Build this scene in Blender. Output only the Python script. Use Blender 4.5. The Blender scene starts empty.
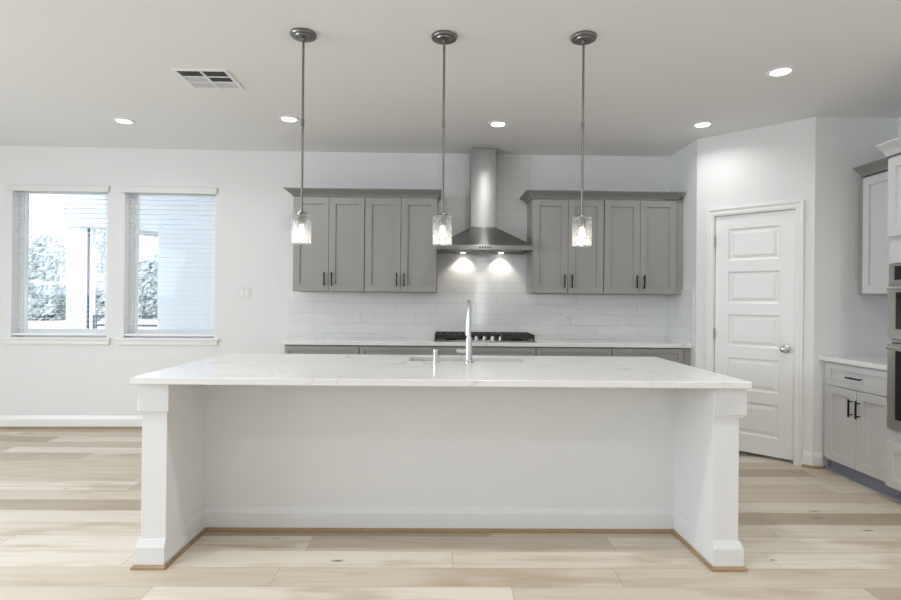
import bpy, bmesh, math, random
from mathutils import Matrix, Vector
C = bpy.context.scene.collection
SC = bpy.context.scene
PI = math.pi
random.seed(7)

# ------------------------------------------------------------------ camera
F, HCAM, YAW, PITCH, ROLL = 559.79, 1.28655, 0.01428, 0.00182, 0.00954
def make_camera():
    cd = bpy.data.cameras.new('camera'); cam = bpy.data.objects.new('camera', cd); C.objects.link(cam)
    cd.sensor_fit = 'HORIZONTAL'; cd.sensor_width = 36.0; cd.lens = 36.0*F/901.0
    cd.clip_start = 0.05; cd.clip_end = 300
    cy, sy = math.cos(YAW), math.sin(YAW); cp, sp = math.cos(PITCH), math.sin(PITCH)
    Ry = Matrix(((cy, -sy, 0), (sy, cy, 0), (0, 0, 1)))
    Rp = Matrix(((1, 0, 0), (0, cp, sp), (0, -sp, cp)))
    M = Rp @ Ry
    c, s = math.cos(ROLL), math.sin(ROLL)
    right = c*M[0] + s*M[2]; up = -s*M[0] + c*M[2]; fwd = M[1]
    R = Matrix((right, up, -fwd)).transposed()
    cam.matrix_world = Matrix.Translation((0, 0, HCAM)) @ R.to_4x4()
    SC.camera = cam
make_camera()

# ------------------------------------------------------------------ world, light, exposure
SC.view_settings.view_transform = 'Standard'; SC.view_settings.look = 'None'
SC.view_settings.gamma = 1.0; SC.view_settings.use_curve_mapping = False
SC.view_settings.exposure = 0.36
SC.cycles.max_bounces = 14; SC.cycles.diffuse_bounces = 8; SC.cycles.glossy_bounces = 6
SC.cycles.transparent_max_bounces = 24; SC.cycles.transmission_bounces = 8
SC.cycles.caustics_reflective = False; SC.cycles.caustics_refractive = False
SC.cycles.sample_clamp_indirect = 6.0
W = bpy.data.worlds.new('sky'); SC.world = W; W.use_nodes = True
bg = W.node_tree.nodes['Background']; bg.inputs[0].default_value = (0.84, 0.92, 1.0, 1); bg.inputs[1].default_value = 2.5

def area(name, loc, aim, sx, sy, power, col):
    l = bpy.data.lights.new(name, 'AREA'); l.shape = 'RECTANGLE'; l.size = sx; l.size_y = sy
    l.energy = power; l.color = col
    o = bpy.data.objects.new(name, l); C.objects.link(o); o.location = loc
    o.rotation_euler = Vector(aim).to_track_quat('-Z', 'Y').to_euler()
    return o
# daylight entering by the living-room windows behind the camera and by the windows of the left wall
P_FRONT, P_LEFT = 14, 150
area('daylight_front_window', (-3.4, -3.42, 1.6), (0, 1, -0.25), 2.2, 1.9, P_FRONT, (0.91, 0.96, 1.0))
area('daylight_front_window', (2.6, -3.42, 1.6), (0, 1, -0.25), 1.4, 1.9, P_FRONT, (0.91, 0.96, 1.0))
area('hood_streak_lamp', (0.98, -3.42, 1.5), (0, 1, 0), 0.17, 2.2, 15, (0.9, 0.96, 1.0))  # made-up narrow lamp that puts the streak on the hood chimney
area('daylight_left_window', (-6.12, 1.2, 1.6), (1, 0, -0.3), 2.4, 1.7, P_LEFT, (0.78, 0.89, 1.0))
area('daylight_left_window', (-6.12, -1.6, 1.6), (1, 0, -0.3), 2.4, 1.7, P_LEFT*0.6, (0.78, 0.89, 1.0))
E_NEAR, E_FILL = 2.5, 8.2     # ceiling downlights: the five in view, and the unseen rows added as fill

# ------------------------------------------------------------------ materials
def lin(v):
    v /= 255.0
    return v/12.92 if v <= 0.04045 else ((v+0.055)/1.055)**2.4
def rgb(r, g, b): return (lin(r), lin(g), lin(b), 1)
def mat(name, col, rough=0.5, metal=0.0, spec=0.5, noise=0.0, nscale=8.0, bump=0.0, bscale=60.0, coat=0.0):
    m = bpy.data.materials.new(name); m.use_nodes = True
    nt = m.node_tree; b = nt.nodes['Principled BSDF']
    b.inputs['Roughness'].default_value = rough; b.inputs['Metallic'].default_value = metal
    b.inputs['Specular IOR Level'].default_value = spec
    b.inputs['Coat Weight'].default_value = coat
    tc = nt.nodes.new('ShaderNodeTexCoord')
    if noise:
        n = nt.nodes.new('ShaderNodeTexNoise'); n.inputs['Scale'].default_value = nscale; n.inputs['Detail'].default_value = 3
        nt.links.new(tc.outputs['Object'], n.inputs['Vector'])
        mx = nt.nodes.new('ShaderNodeMix'); mx.data_type = 'RGBA'
        mx.inputs[6].default_value = tuple(c*(1-noise) for c in col[:3])+(1,)
        mx.inputs[7].default_value = tuple(min(1, c*(1+noise)) for c in col[:3])+(1,)
        nt.links.new(n.outputs['Fac'], mx.inputs[0]); nt.links.new(mx.outputs[2], b.inputs['Base Color'])
    else:
        b.inputs['Base Color'].default_value = col
    if bump:
        n2 = nt.nodes.new('ShaderNodeTexNoise'); n2.inputs['Scale'].default_value = bscale; n2.inputs['Detail'].default_value = 4
        nt.links.new(tc.outputs['Object'], n2.inputs['Vector'])
        bp = nt.nodes.new('ShaderNodeBump'); bp.inputs['Strength'].default_value = bump; bp.inputs['Distance'].default_value = 0.004
        nt.links.new(n2.outputs['Fac'], bp.inputs['Height']); nt.links.new(bp.outputs[0], b.inputs['Normal'])
    return m

M = {}
M['wall'] = mat('wall_paint', (0.785, 0.785, 0.783, 1), 0.75, bump=0.08, bscale=120)
M['ceiling'] = mat('ceiling_paint', (0.825, 0.825, 0.83, 1), 0.85, bump=0.15, bscale=140)
M['greywall'] = mat('grey_wall_paint', (0.34, 0.34, 0.345, 1), 0.8, bump=0.08, bscale=120)
M['trim'] = mat('trim_paint', (0.83, 0.83, 0.82, 1), 0.35, noise=0.01)
M['island'] = mat('island_paint', (0.75, 0.755, 0.765, 1), 0.45, noise=0.01)
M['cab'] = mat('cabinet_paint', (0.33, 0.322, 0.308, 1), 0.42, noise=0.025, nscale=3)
M['ovensteel'] = mat('oven_steel', (0.66, 0.645, 0.61, 1), 0.3, metal=1.0, noise=0.02, nscale=20)
M['cabcrown'] = mat('cabinet_crown_dark', (0.24, 0.235, 0.225, 1), 0.45, noise=0.025, nscale=3)  # crown tone, darker than the cabinet doors
M['cablit'] = mat('cabinet_paint_lit', (0.60, 0.605, 0.61, 1), 0.42, noise=0.02, nscale=3)  # same cabinet paint, made lighter to put window light into the colour
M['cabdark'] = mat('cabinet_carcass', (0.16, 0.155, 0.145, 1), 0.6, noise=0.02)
M['kick'] = mat('toe_kick_paint', (0.27, 0.28, 0.38, 1), 0.5, noise=0.03)
M['black'] = mat('black_metal', (0.014, 0.013, 0.012, 1), 0.38, metal=0.6, noise=0.2)
M['iron'] = mat('cast_iron', (0.022, 0.020, 0.018, 1), 0.6, bump=0.3, bscale=400, noise=0.2)
M['nickel'] = mat('brushed_nickel', (0.25, 0.24, 0.225, 1), 0.32, metal=1.0, noise=0.06, nscale=40)
M['chrome'] = mat('brushed_chrome', (0.60, 0.60, 0.595, 1), 0.3, metal=1.0, noise=0.03, nscale=30)
M['oak'] = mat('oak_shoe', rgb(156, 131, 100), 0.5, noise=0.2, nscale=12)
M['vinyl'] = mat('white_vinyl', (0.86, 0.87, 0.88, 1), 0.35, noise=0.01)
M['slat'] = mat('blind_slat', (0.9, 0.905, 0.91, 1), 0.45, noise=0.01)
M['plastic'] = mat('white_plastic', (0.74, 0.74, 0.73, 1), 0.35, noise=0.01)
M['dark'] = mat('dark_slot', (0.03, 0.03, 0.035, 1), 0.7, noise=0.1)
M['louver'] = mat('vent_louver', (0.55, 0.55, 0.56, 1), 0.5, noise=0.1)
M['ovenglass'] = mat('oven_glass', (0.008, 0.008, 0.009, 1), 0.06, noise=0.1, coat=0.5)
M['extwhite'] = mat('exterior_paint', (0.84, 0.86, 0.88, 1), 0.7, noise=0.03)
M['soffit'] = mat('soffit_paint', (0.46, 0.47, 0.49, 1), 0.8, noise=0.03)
M['concrete'] = mat('patio_concrete', (0.55, 0.54, 0.52, 1), 0.8, noise=0.08)
M['grass'] = mat('lawn', (0.46, 0.45, 0.38, 1), 0.9, noise=0.15, nscale=2)
M['leaf'] = mat('foliage_hazed', (0.60, 0.63, 0.63, 1), 0.8, noise=0.35, nscale=3)  # glare haze outside the windows is mixed into the leaf colour
M['bark'] = mat('bark', (0.14, 0.12, 0.10, 1), 0.9, noise=0.3, nscale=6)
M['rail'] = mat('patio_metal', (0.10, 0.11, 0.13, 1), 0.5, noise=0.1)

def emis(name, col, s):
    m = bpy.data.materials.new(name); m.use_nodes = True; nt = m.node_tree
    b = nt.nodes['Principled BSDF']; b.inputs['Base Color'].default_value = (0.9, 0.9, 0.88, 1)
    b.inputs['Emission Color'].default_value = col; b.inputs['Emission Strength'].default_value = s
    return m
M['lens'] = emis('downlight_lens', (1.0, 0.97, 0.91, 1), 6.0)
M['bulb'] = emis('lit_bulb', (1.0, 0.95, 0.87, 1), 2.2)
M['hoodlens'] = emis('hood_lamp_lens', (1.0, 0.95, 0.86, 1), 12.0)

def steel():
    m = mat('stainless_steel', (0.33, 0.325, 0.312, 1), 0.27, metal=1.0)
    nt = m.node_tree; b = nt.nodes['Principled BSDF']
    tc = nt.nodes.new('ShaderNodeTexCoord'); mp = nt.nodes.new('ShaderNodeMapping'); mp.inputs['Scale'].default_value = (3, 3, 300)
    n = nt.nodes.new('ShaderNodeTexNoise'); n.inputs['Scale'].default_value = 2.0
    mr = nt.nodes.new('ShaderNodeMapRange'); mr.inputs[3].default_value = 0.28; mr.inputs[4].default_value = 0.34
    nt.links.new(tc.outputs['Object'], mp.inputs[0]); nt.links.new(mp.outputs[0], n.inputs['Vector'])
    nt.links.new(n.outputs['Fac'], mr.inputs[0]); nt.links.new(mr.outputs[0], b.inputs['Roughness'])
    tg = nt.nodes.new('ShaderNodeTangent'); tg.direction_type = 'RADIAL'; tg.axis = 'Z'; nt.links.new(tg.outputs[0], b.inputs['Tangent'])
    b.inputs['Anisotropic'].default_value = 0.95; b.inputs['Anisotropic Rotation'].default_value = 0.25
    return m
M['steel'] = steel()

def glass(name, tint, edge, ior_w=0.12, seeded=False, lo=0.03):
    m = bpy.data.materials.new(name); m.use_nodes = True; nt = m.node_tree; nt.nodes.remove(nt.nodes['Principled BSDF'])
    out = nt.nodes['Material Output']
    t = nt.nodes.new('ShaderNodeBsdfTransparent'); t.inputs[0].default_value = tint
    g = nt.nodes.new('ShaderNodeBsdfGlossy'); g.inputs['Roughness'].default_value = 0.03; g.inputs[0].default_value = (1, 1, 1, 1)
    lw = nt.nodes.new('ShaderNodeLayerWeight'); lw.inputs[0].default_value = ior_w
    mr = nt.nodes.new('ShaderNodeMapRange'); mr.inputs[3].default_value = lo; mr.inputs[4].default_value = edge
    mx = nt.nodes.new('ShaderNodeMixShader')
    nt.links.new(lw.outputs['Fresnel' if ior_w > 0.3 else 'Facing'], mr.inputs[0]); nt.links.new(mr.outputs[0], mx.inputs[0])
    nt.links.new(t.outputs[0], mx.inputs[1]); nt.links.new(g.outputs[0], mx.inputs[2])
    last = mx
    if seeded:
        d = nt.nodes.new('ShaderNodeBsdfTranslucent'); d.inputs[0].default_value = (0.95, 0.95, 0.94, 1)
        vo = nt.nodes.new('ShaderNodeTexNoise'); vo.inputs['Scale'].default_value = 60; vo.inputs['Detail'].default_value = 2
        tc = nt.nodes.new('ShaderNodeTexCoord'); nt.links.new(tc.outputs['Object'], vo.inputs['Vector'])
        r2 = nt.nodes.new('ShaderNodeMapRange'); r2.inputs[1].default_value = 0.4; r2.inputs[2].default_value = 0.7
        r2.inputs[3].default_value = 0.22; r2.inputs[4].default_value = 0.42
        nt.links.new(vo.outputs['Fac'], r2.inputs[0])
        m2 = nt.nodes.new('ShaderNodeMixShader'); nt.links.new(r2.outputs[0], m2.inputs[0])
        nt.links.new(mx.outputs[0], m2.inputs[1]); nt.links.new(d.outputs[0], m2.inputs[2]); last = m2
    nt.links.new(last.outputs[0], out.inputs[0])
    return m
M['pane'] = glass('window_glass', (0.97, 0.985, 1.0, 1), 0.12, lo=0.004)
M['shade'] = glass('clear_shade_glass', (0.97, 0.97, 0.965, 1), 0.75, 0.25)
M['seeded'] = glass('seeded_glass', (0.96, 0.96, 0.95, 1), 0.5, 0.25, True)

def quartz():
    m = mat('white_quartz', (0.8, 0.79, 0.775, 1), 0.12)
    nt = m.node_tree; b = nt.nodes['Principled BSDF']; L = nt.links.new
    tc = nt.nodes.new('ShaderNodeTexCoord')
    n = nt.nodes.new('ShaderNodeTexNoise'); n.inputs['Scale'].default_value = 1.1; n.inputs['Detail'].default_value = 7; n.inputs['Distortion'].default_value = 1.4
    L(tc.outputs['Object'], n.inputs['Vector'])
    s = nt.nodes.new('ShaderNodeMath'); s.operation = 'SUBTRACT'; s.inputs[1].default_value = 0.5; L(n.outputs['Fac'], s.inputs[0])
    a = nt.nodes.new('ShaderNodeMath'); a.operation = 'ABSOLUTE'; L(s.outputs[0], a.inputs[0])
    mr = nt.nodes.new('ShaderNodeMapRange'); mr.inputs[1].default_value = 0.0; mr.inputs[2].default_value = 0.014; mr.inputs[3].default_value = 0.6; mr.inputs[4].default_value = 0.0
    L(a.outputs[0], mr.inputs[0])
    n3 = nt.nodes.new('ShaderNodeTexNoise'); n3.inputs['Scale'].default_value = 2.2; L(tc.outputs['Object'], n3.inputs['Vector'])
    m3 = nt.nodes.new('ShaderNodeMapRange'); m3.inputs[1].default_value = 0.45; m3.inputs[2].default_value = 0.65; L(n3.outputs['Fac'], m3.inputs[0])
    mu = nt.nodes.new('ShaderNodeMath'); mu.operation = 'MULTIPLY'; L(mr.outputs[0], mu.inputs[0]); L(m3.outputs[0], mu.inputs[1])
    n2 = nt.nodes.new('ShaderNodeTexNoise'); n2.inputs['Scale'].default_value = 2.5; n2.inputs['Detail'].default_value = 5; L(tc.outputs['Object'], n2.inputs['Vector'])
    mx0 = nt.nodes.new('ShaderNodeMix'); mx0.data_type = 'RGBA'; mx0.inputs[6].default_value = (0.77, 0.76, 0.745, 1); mx0.inputs[7].default_value = (0.82, 0.815, 0.805, 1); L(n2.outputs['Fac'], mx0.inputs[0])
    mx = nt.nodes.new('ShaderNodeMix'); mx.data_type = 'RGBA'; mx.inputs[7].default_value = (0.36, 0.34, 0.31, 1)
    L(mu.outputs[0], mx.inputs[0]); L(mx0.outputs[2], mx.inputs[6]); L(mx.outputs[2], b.inputs['Base Color'])
    return m
M['quartz'] = quartz()

def tile(name, axes):
    m = mat(name, (0.78, 0.78, 0.77, 1), 0.1)
    nt = m.node_tree; b = nt.nodes['Principled BSDF']; L = nt.links.new
    tc = nt.nodes.new('ShaderNodeTexCoord'); sp = nt.nodes.new('ShaderNodeSeparateXYZ'); cb = nt.nodes.new('ShaderNodeCombineXYZ')
    L(tc.outputs['Object'], sp.inputs[0])
    ax = nt.nodes.new('ShaderNodeMath'); ax.operation = 'ADD'; ax.inputs[1].default_value = 4.06*2 - 0.139 + 0.203
    az = nt.nodes.new('ShaderNodeMath'); az.operation = 'ADD'; az.inputs[1].default_value = 0.105*10 - 0.914 + 0.07
    L(sp.outputs[axes], ax.inputs[0]); L(sp.outputs[2], az.inputs[0]); L(ax.outputs[0], cb.inputs[0]); L(az.outputs[0], cb.inputs[1])
    br = nt.nodes.new('ShaderNodeTexBrick'); br.offset = 0.5; br.squash = 1.0
    br.inputs['Scale'].default_value = 1.0; br.inputs['Brick Width'].default_value = 0.406; br.inputs['Row Height'].default_value = 0.105
    br.inputs['Mortar Size'].default_value = 0.0022; br.inputs['Mortar Smooth'].default_value = 0.4; br.inputs['Bias'].default_value = 0.0
    br.inputs['Color1'].default_value = (0.79, 0.79, 0.785, 1); br.inputs['Color2'].default_value = (0.76, 0.76, 0.755, 1); br.inputs['Mortar'].default_value = (0.66, 0.66, 0.65, 1)
    L(cb.outputs[0], br.inputs['Vector']); L(br.outputs['Color'], b.inputs['Base Color'])
    nn = nt.nodes.new('ShaderNodeTexNoise'); nn.inputs['Scale'].default_value = 9; L(tc.outputs['Object'], nn.inputs['Vector'])
    sub = nt.nodes.new('ShaderNodeMath'); sub.operation = 'MULTIPLY_ADD'; sub.inputs[1].default_value = 0.15
    neg = nt.nodes.new('ShaderNodeMath'); neg.operation = 'MULTIPLY'; neg.inputs[1].default_value = -1.0; L(br.outputs['Fac'], neg.inputs[0])
    L(nn.outputs['Fac'], sub.inputs[0]); L(neg.outputs[0], sub.inputs[2])
    bp = nt.nodes.new('ShaderNodeBump'); bp.inputs['Strength'].default_value = 0.5; bp.inputs['Distance'].default_value = 0.004
    L(sub.outputs[0], bp.inputs['Height']); L(bp.outputs[0], b.inputs['Normal'])
    return m
M['tile'] = tile('subway_tile', 0); M['tileside'] = tile('subway_tile_side', 1)

def planks():
    m = mat('oak_planks', rgb(205, 188, 165), 0.33)
    nt = m.node_tree; b = nt.nodes['Principled BSDF']; L = nt.links.new
    def math_(op, a, c=None, k=None):
        n = nt.nodes.new('ShaderNodeMath'); n.operation = op
        L(a, n.inputs[0])
        if c is not None: L(c, n.inputs[1])
        if k is not None: n.inputs[1].default_value = k
        return n.outputs[0]
    tc = nt.nodes.new('ShaderNodeTexCoord'); sp = nt.nodes.new('ShaderNodeSeparateXYZ'); L(tc.outputs['Object'], sp.inputs[0])
    PW, PL = 0.18, 1.6
    yr = math_('DIVIDE', sp.outputs[1], k=PW); row = math_('FLOOR', yr); fy = math_('FRACT', yr)
    wn = nt.nodes.new('ShaderNodeTexWhiteNoise'); wn.noise_dimensions = '1D'; L(row, wn.inputs['W'])
    xs = math_('ADD', math_('DIVIDE', sp.outputs[0], k=PL), wn.outputs['Value'])
    col = math_('FLOOR', xs); fx = math_('FRACT', xs)
    cv = nt.nodes.new('ShaderNodeCombineXYZ'); L(row, cv.inputs[0]); L(col, cv.inputs[1])
    w2 = nt.nodes.new('ShaderNodeTexWhiteNoise'); w2.noise_dimensions = '2D'; L(cv.outputs[0], w2.inputs['Vector'])
    # grain, shifted per plank
    off = nt.nodes.new('ShaderNodeVectorMath'); off.operation = 'MULTIPLY'; off.inputs[1].default_value = (7, 7, 7); L(w2.outputs['Color'], off.inputs[0])
    ad = nt.nodes.new('ShaderNodeVectorMath'); ad.operation = 'ADD'; L(tc.outputs['Object'], ad.inputs[0]); L(off.outputs[0], ad.inputs[1])
    mp = nt.nodes.new('ShaderNodeMapping'); mp.inputs['Scale'].default_value = (1.1, 14, 1); L(ad.outputs[0], mp.inputs[0])
    g = nt.nodes.new('ShaderNodeTexNoise'); g.inputs['Scale'].default_value = 1.6; g.inputs['Detail'].default_value = 6; g.inputs['Distortion'].default_value = 0.5; L(mp.outputs[0], g.inputs['Vector'])
    mp2 = nt.nodes.new('ShaderNodeMapping'); mp2.inputs['Scale'].default_value = (1.2, 4.0, 1); L(ad.outputs[0], mp2.inputs[0])
    g2 = nt.nodes.new('ShaderNodeTexNoise'); g2.inputs['Scale'].default_value = 1.3; g2.inputs['Detail'].default_value = 3; L(mp2.outputs[0], g2.inputs['Vector'])
    cr = nt.nodes.new('ShaderNodeValToRGB'); e = cr.color_ramp.elements
    e[0].position = 0.0; e[0].color = rgb(165, 151, 132); e[1].position = 1.0; e[1].color = rgb(220, 213, 200)
    for pos, c_ in ((0.15, (181, 168, 150)), (0.3, (194, 183, 165)), (0.7, (205, 196, 180))):
        k = cr.color_ramp.elements.new(pos); k.color = rgb(*c_)
    L(w2.outputs['Value'], cr.inputs[0])
    def mixc(kind, fac, a, bcol=None, blink=None):
        n = nt.nodes.new('ShaderNodeMix'); n.data_type = 'RGBA'; n.blend_type = kind
        if isinstance(fac, float): n.inputs[0].default_value = fac
        else: L(fac, n.inputs[0])
        L(a, n.inputs[6])
        if blink: L(blink, n.inputs[7])
        else: n.inputs[7].default_value = bcol
        return n.outputs[2]
    def mrange(src, a, c, lo, hi):
        n = nt.nodes.new('ShaderNodeMapRange'); n.inputs[1].default_value = a; n.inputs[2].default_value = c; n.inputs[3].default_value = lo; n.inputs[4].default_value = hi
        L(src, n.inputs[0]); return n.outputs[0]
    c1 = mixc('MIX', mrange(g.outputs['Fac'], 0.48, 0.72, 0.0, 0.5), cr.outputs[0], rgb(182, 160, 132))
    c2 = mixc('MIX', mrange(g2.outputs['Fac'], 0.53, 0.70, 0.0, 0.6), c1, rgb(164, 141, 112))
    # knots
    mp3 = nt.nodes.new('ShaderNodeMapping'); mp3.inputs['Scale'].default_value = (1.7, 5.2, 1); L(ad.outputs[0], mp3.inputs[0])
    v = nt.nodes.new('ShaderNodeTexVoronoi'); v.inputs['Scale'].default_value = 1.0; L(mp3.outputs[0], v.inputs['Vector'])
    c3 = mixc('MIX', mrange(v.outputs['Distance'], 0.02, 0.075, 0.9, 0.0), c2, rgb(78, 62, 48))
    # seams
    ey = math_('MINIMUM', fy, math_('SUBTRACT', nt_one(nt), fy)); ex = math_('MINIMUM', fx, math_('SUBTRACT', nt_one(nt), fx))
    sm = math_('MAXIMUM', mrange(ey, 0.004, 0.014, 1, 0), mrange(ex, 0.0006, 0.0016, 1, 0))
    c4 = mixc('MIX', math_('MULTIPLY', sm, k=0.45), c3, rgb(120, 98, 74))
    L(c4, b.inputs['Base Color'])
    bp = nt.nodes.new('ShaderNodeBump'); bp.inputs['Strength'].default_value = 0.25; bp.inputs['Distance'].default_value = 0.002
    hh = math_('SUBTRACT', math_('MULTIPLY', g.outputs['Fac'], k=0.3), sm)
    L(hh, bp.inputs['Height']); L(bp.outputs[0], b.inputs['Normal'])
    rr = mrange(g.outputs['Fac'], 0.3, 0.7, 0.30, 0.42); L(rr, b.inputs['Roughness'])
    return m
def nt_one(nt):
    n = nt.nodes.new('ShaderNodeValue'); n.outputs[0].default_value = 1.0; return n.outputs[0]
M['floor'] = planks()

# ------------------------------------------------------------------ mesh helpers
class MB:
    def __init__(s): s.bm = bmesh.new()
    def box(s, x0, y0, z0, x1, y1, z1):
        bm = s.bm; v = [bm.verts.new(p) for p in ((x0,y0,z0),(x1,y0,z0),(x1,y1,z0),(x0,y1,z0),(x0,y0,z1),(x1,y0,z1),(x1,y1,z1),(x0,y1,z1))]
        for f in ((0,3,2,1),(4,5,6,7),(0,1,5,4),(1,2,6,5),(2,3,7,6),(3,0,4,7)): bm.faces.new([v[i] for i in f])
        return s
    def poly_prism(s, pts, axis, a, b):      # 2-D outline extruded along an axis
        def P(p, t): return {'x': (t, p[0], p[1]), 'y': (p[0], t, p[1]), 'z': (p[0], p[1], t)}[axis]
        bm = s.bm; A = [bm.verts.new(P(p, a)) for p in pts]; B = [bm.verts.new(P(p, b)) for p in pts]
        n = len(pts)
        bm.faces.new(A); bm.faces.new(B[::-1])
        for i in range(n): bm.faces.new((A[i], B[i], B[(i+1) % n], A[(i+1) % n]))
        return s
    def rings(s, rings, cap0=True, cap1=True, loop=True):
        bm = s.bm; R = [[bm.verts.new(p) for p in r] for r in rings]; n = len(R[0])
        for a, b in zip(R, R[1:]):
            for i in range(n if loop else n-1): bm.faces.new((a[i], a[(i+1) % n], b[(i+1) % n], b[i]))
        if cap0: bm.faces.new(R[0][::-1])
        if cap1: bm.faces.new(R[-1])
        return s
    def lathe(s, prof, cx=0, cy=0, n=32, axis='z', cap0=True, cap1=True):   # prof: list of (radius, height)
        rs = []
        for r, h in prof:
            ring = []
            for i in range(n):
                t = 2*PI*i/n; a, b = r*math.cos(t), r*math.sin(t)
                ring.append({'z': (cx+a, cy+b, h), 'y': (cx+a, h, cy+b), 'x': (h, cx+a, cy+b)}[axis])
            rs.append(ring)
        return s.rings(rs, cap0, cap1)
    def cyl(s, p, q, r, r2=None, n=20):
        return s.tube([p, q], [r, r2 if r2 is not None else r], n)
    def tube(s, path, rad, n=16):
        path = [Vector(p) for p in path]
        if not isinstance(rad, (list, tuple)): rad = [rad]*len(path)
        rs = []; up = None
        for i, p in enumerate(path):
            d = (path[min(i+1, len(path)-1)] - path[max(i-1, 0)]).normalized()
            if up is None: up = Vector((0, 0, 1)) if abs(d.z) < 0.9 else Vector((1, 0, 0))
            a = d.cross(up).normalized(); b = a.cross(d).normalized(); up = b
            rs.append([p + rad[i]*(math.cos(2*PI*k/n)*a + math.sin(2*PI*k/n)*b) for k in range(n)])
        return s.rings(rs)
    def build(s, name, m, parent=None, bevel=0.0, smooth=False, loc=None, rotz=0):
        bmesh.ops.recalc_face_normals(s.bm, faces=s.bm.faces)
        me = bpy.data.meshes.new(name); s.bm.to_mesh(me); s.bm.free()
        me.materials.append(M[m] if isinstance(m, str) else m)
        o = bpy.data.objects.new(name, me); C.objects.link(o)
        if parent: o.parent = parent
        if loc: o.location = loc
        if rotz: o.rotation_euler.z = rotz
        if bevel:
            bv = o.modifiers.new('bevel', 'BEVEL'); bv.width = bevel; bv.segments = 2; bv.limit_method = 'ANGLE'; bv.angle_limit = math.radians(40)
        if smooth:
            for p in me.polygons: p.use_smooth = True
            es = o.modifiers.new('split', 'EDGE_SPLIT'); es.split_angle = math.radians(38)
        return o
def thing(name, label, cat, loc=(0, 0, 0), rotz=0, group=None):
    o = bpy.data.objects.new(name, None); C.objects.link(o); o.empty_display_size = 0.1
    o.location = loc; o.rotation_euler = (0, 0, rotz); tag(o, label, cat, group); return o
def tag(o, label, cat, group=None):
    o['label'] = label; o['category'] = cat
    if group: o['group'] = group
    return o
def struct(o, label=None):
    o['kind'] = 'structure'
    if label: o['label'] = label
    return o
def copy_tree(o, parent=None):
    c = o.copy(); C.objects.link(c)
    if parent: c.parent = parent
    for ch in [x for x in bpy.data.objects if x.parent == o]: copy_tree(ch, c)
    return c

# ------------------------------------------------------------------ key dimensions
YW, HC = 5.623, 2.767
XS, YS = 2.286, 5.014          # stub wall beside the pantry
XD, YD = 2.93, 4.37            # near corner of the angled pantry wall
XR = 3.585                     # right wall face
XB, SL = -1.56, 0.030          # where the window wall begins, and its slight turn
LW = math.atan(SL)
XL, YF = -6.2, -3.5

# ------------------------------------------------------------------ room shell
struct(MB().box(XL-0.15, YF-0.15, -0.12, 4.6, 5.9, 0.0).build('floor', 'floor'), 'wide light oak plank floor with knots')
struct(MB().box(XL-0.15, YF-0.15, HC, 4.6, 5.9, HC+0.15).build('ceiling', 'ceiling'), 'smooth grey white ceiling')
struct(MB().box(XB, YW, 0, XS+0.12, YW+0.15, HC).build('wall_back', 'wall'), 'white wall behind the grey cabinets')
# window wall: local x runs left from the bend
wloc, wrot = (XB, YW, 0), LW
def wl(X): return (X - XB)/math.cos(LW)          # world X on the wall to local x
WINS = [(-4.225, -3.310), (-3.150, -2.265), (-5.30, -4.385)]
WZ0, WZ1 = 0.893, 2.372
wb = MB(); T = 0.16
xs = sorted([wl(XL-0.1), 0.0] + [wl(a) for w in WINS for a in w])
for a, b in zip(xs, xs[1:]):
    mid = (a+b)/2
    if any(wl(w[0]) < mid < wl(w[1]) for w in WINS):
        wb.box(a, 0, 0, b, T, WZ0); wb.box(a, 0, WZ1, b, T, HC)
    else: wb.box(a, 0, 0, b, T, HC)
bmesh.ops.remove_doubles(wb.bm, verts=wb.bm.verts, dist=1e-5)
inner = [f for f in wb.bm.faces if sum(1 for g in wb.bm.faces if g is not f and (g.calc_center_median()-f.calc_center_median()).length < 1e-5)]
bmesh.ops.delete(wb.bm, geom=inner, context='FACES')
struct(wb.build('wall_window', 'wall', loc=wloc, rotz=wrot), 'white wall holding the two blind covered windows')
struct(MB().box(XL-0.15, YF-0.15, 0, XL, 5.6, HC).build('wall_left', 'wall'))
struct(MB().box(XL-0.15, YF-0.15, 0, 4.6, YF, HC).build('wall_front', 'greywall'))
struct(MB().box(XR, YF, 0, XR+0.15, YD+0.1, HC).build('wall_right', 'wall'))
struct(MB().box(XS, YS+0.003, 0, XS+0.12, YW+0.1, HC).build('wall_pantry_side', 'wall'), 'short white wall at the right end of the back counter')
struct(MB().box(XD-0.003, YD, 0, XR+0.1, YD+0.12, HC).build('wall_return', 'wall'), 'white wall between pantry corner and right upper cabinet')

# angled pantry wall with a door opening, local x along the wall from the stub corner
q = math.sqrt(0.5)
PL_ = math.hypot(XD-XS, YS-YD); PR = math.atan2(YD-YS, XD-XS)
ploc = (XS, YS, 0)
D0, D1, DZ = 0.1575, 0.774, 2.055
pw = MB().box(0, 0, 0, D0-0.012, 0.12, HC).box(D1+0.012, 0, 0, PL_, 0.12, HC).box(D0-0.012, 0, DZ+0.012, D1+0.012, 0.12, HC)
struct(pw.build('wall_pantry', 'wall', loc=ploc, rotz=PR), 'angled white pantry wall holding the panel door')
struct(MB().box(XS+0.13, 5.72, 0, 4.55, 5.85, HC).build('wall_pantry_back', 'wall')); struct(MB().box(4.4, YD, 0, 4.55, 5.7, HC).build('wall_pantry_right', 'wall'))
struct(MB().box(D0-0.5, 0.9, 0, D1+0.3, 0.95, HC).build('wall_pantry_inner', 'greywall', loc=ploc, rotz=PR))

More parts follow.
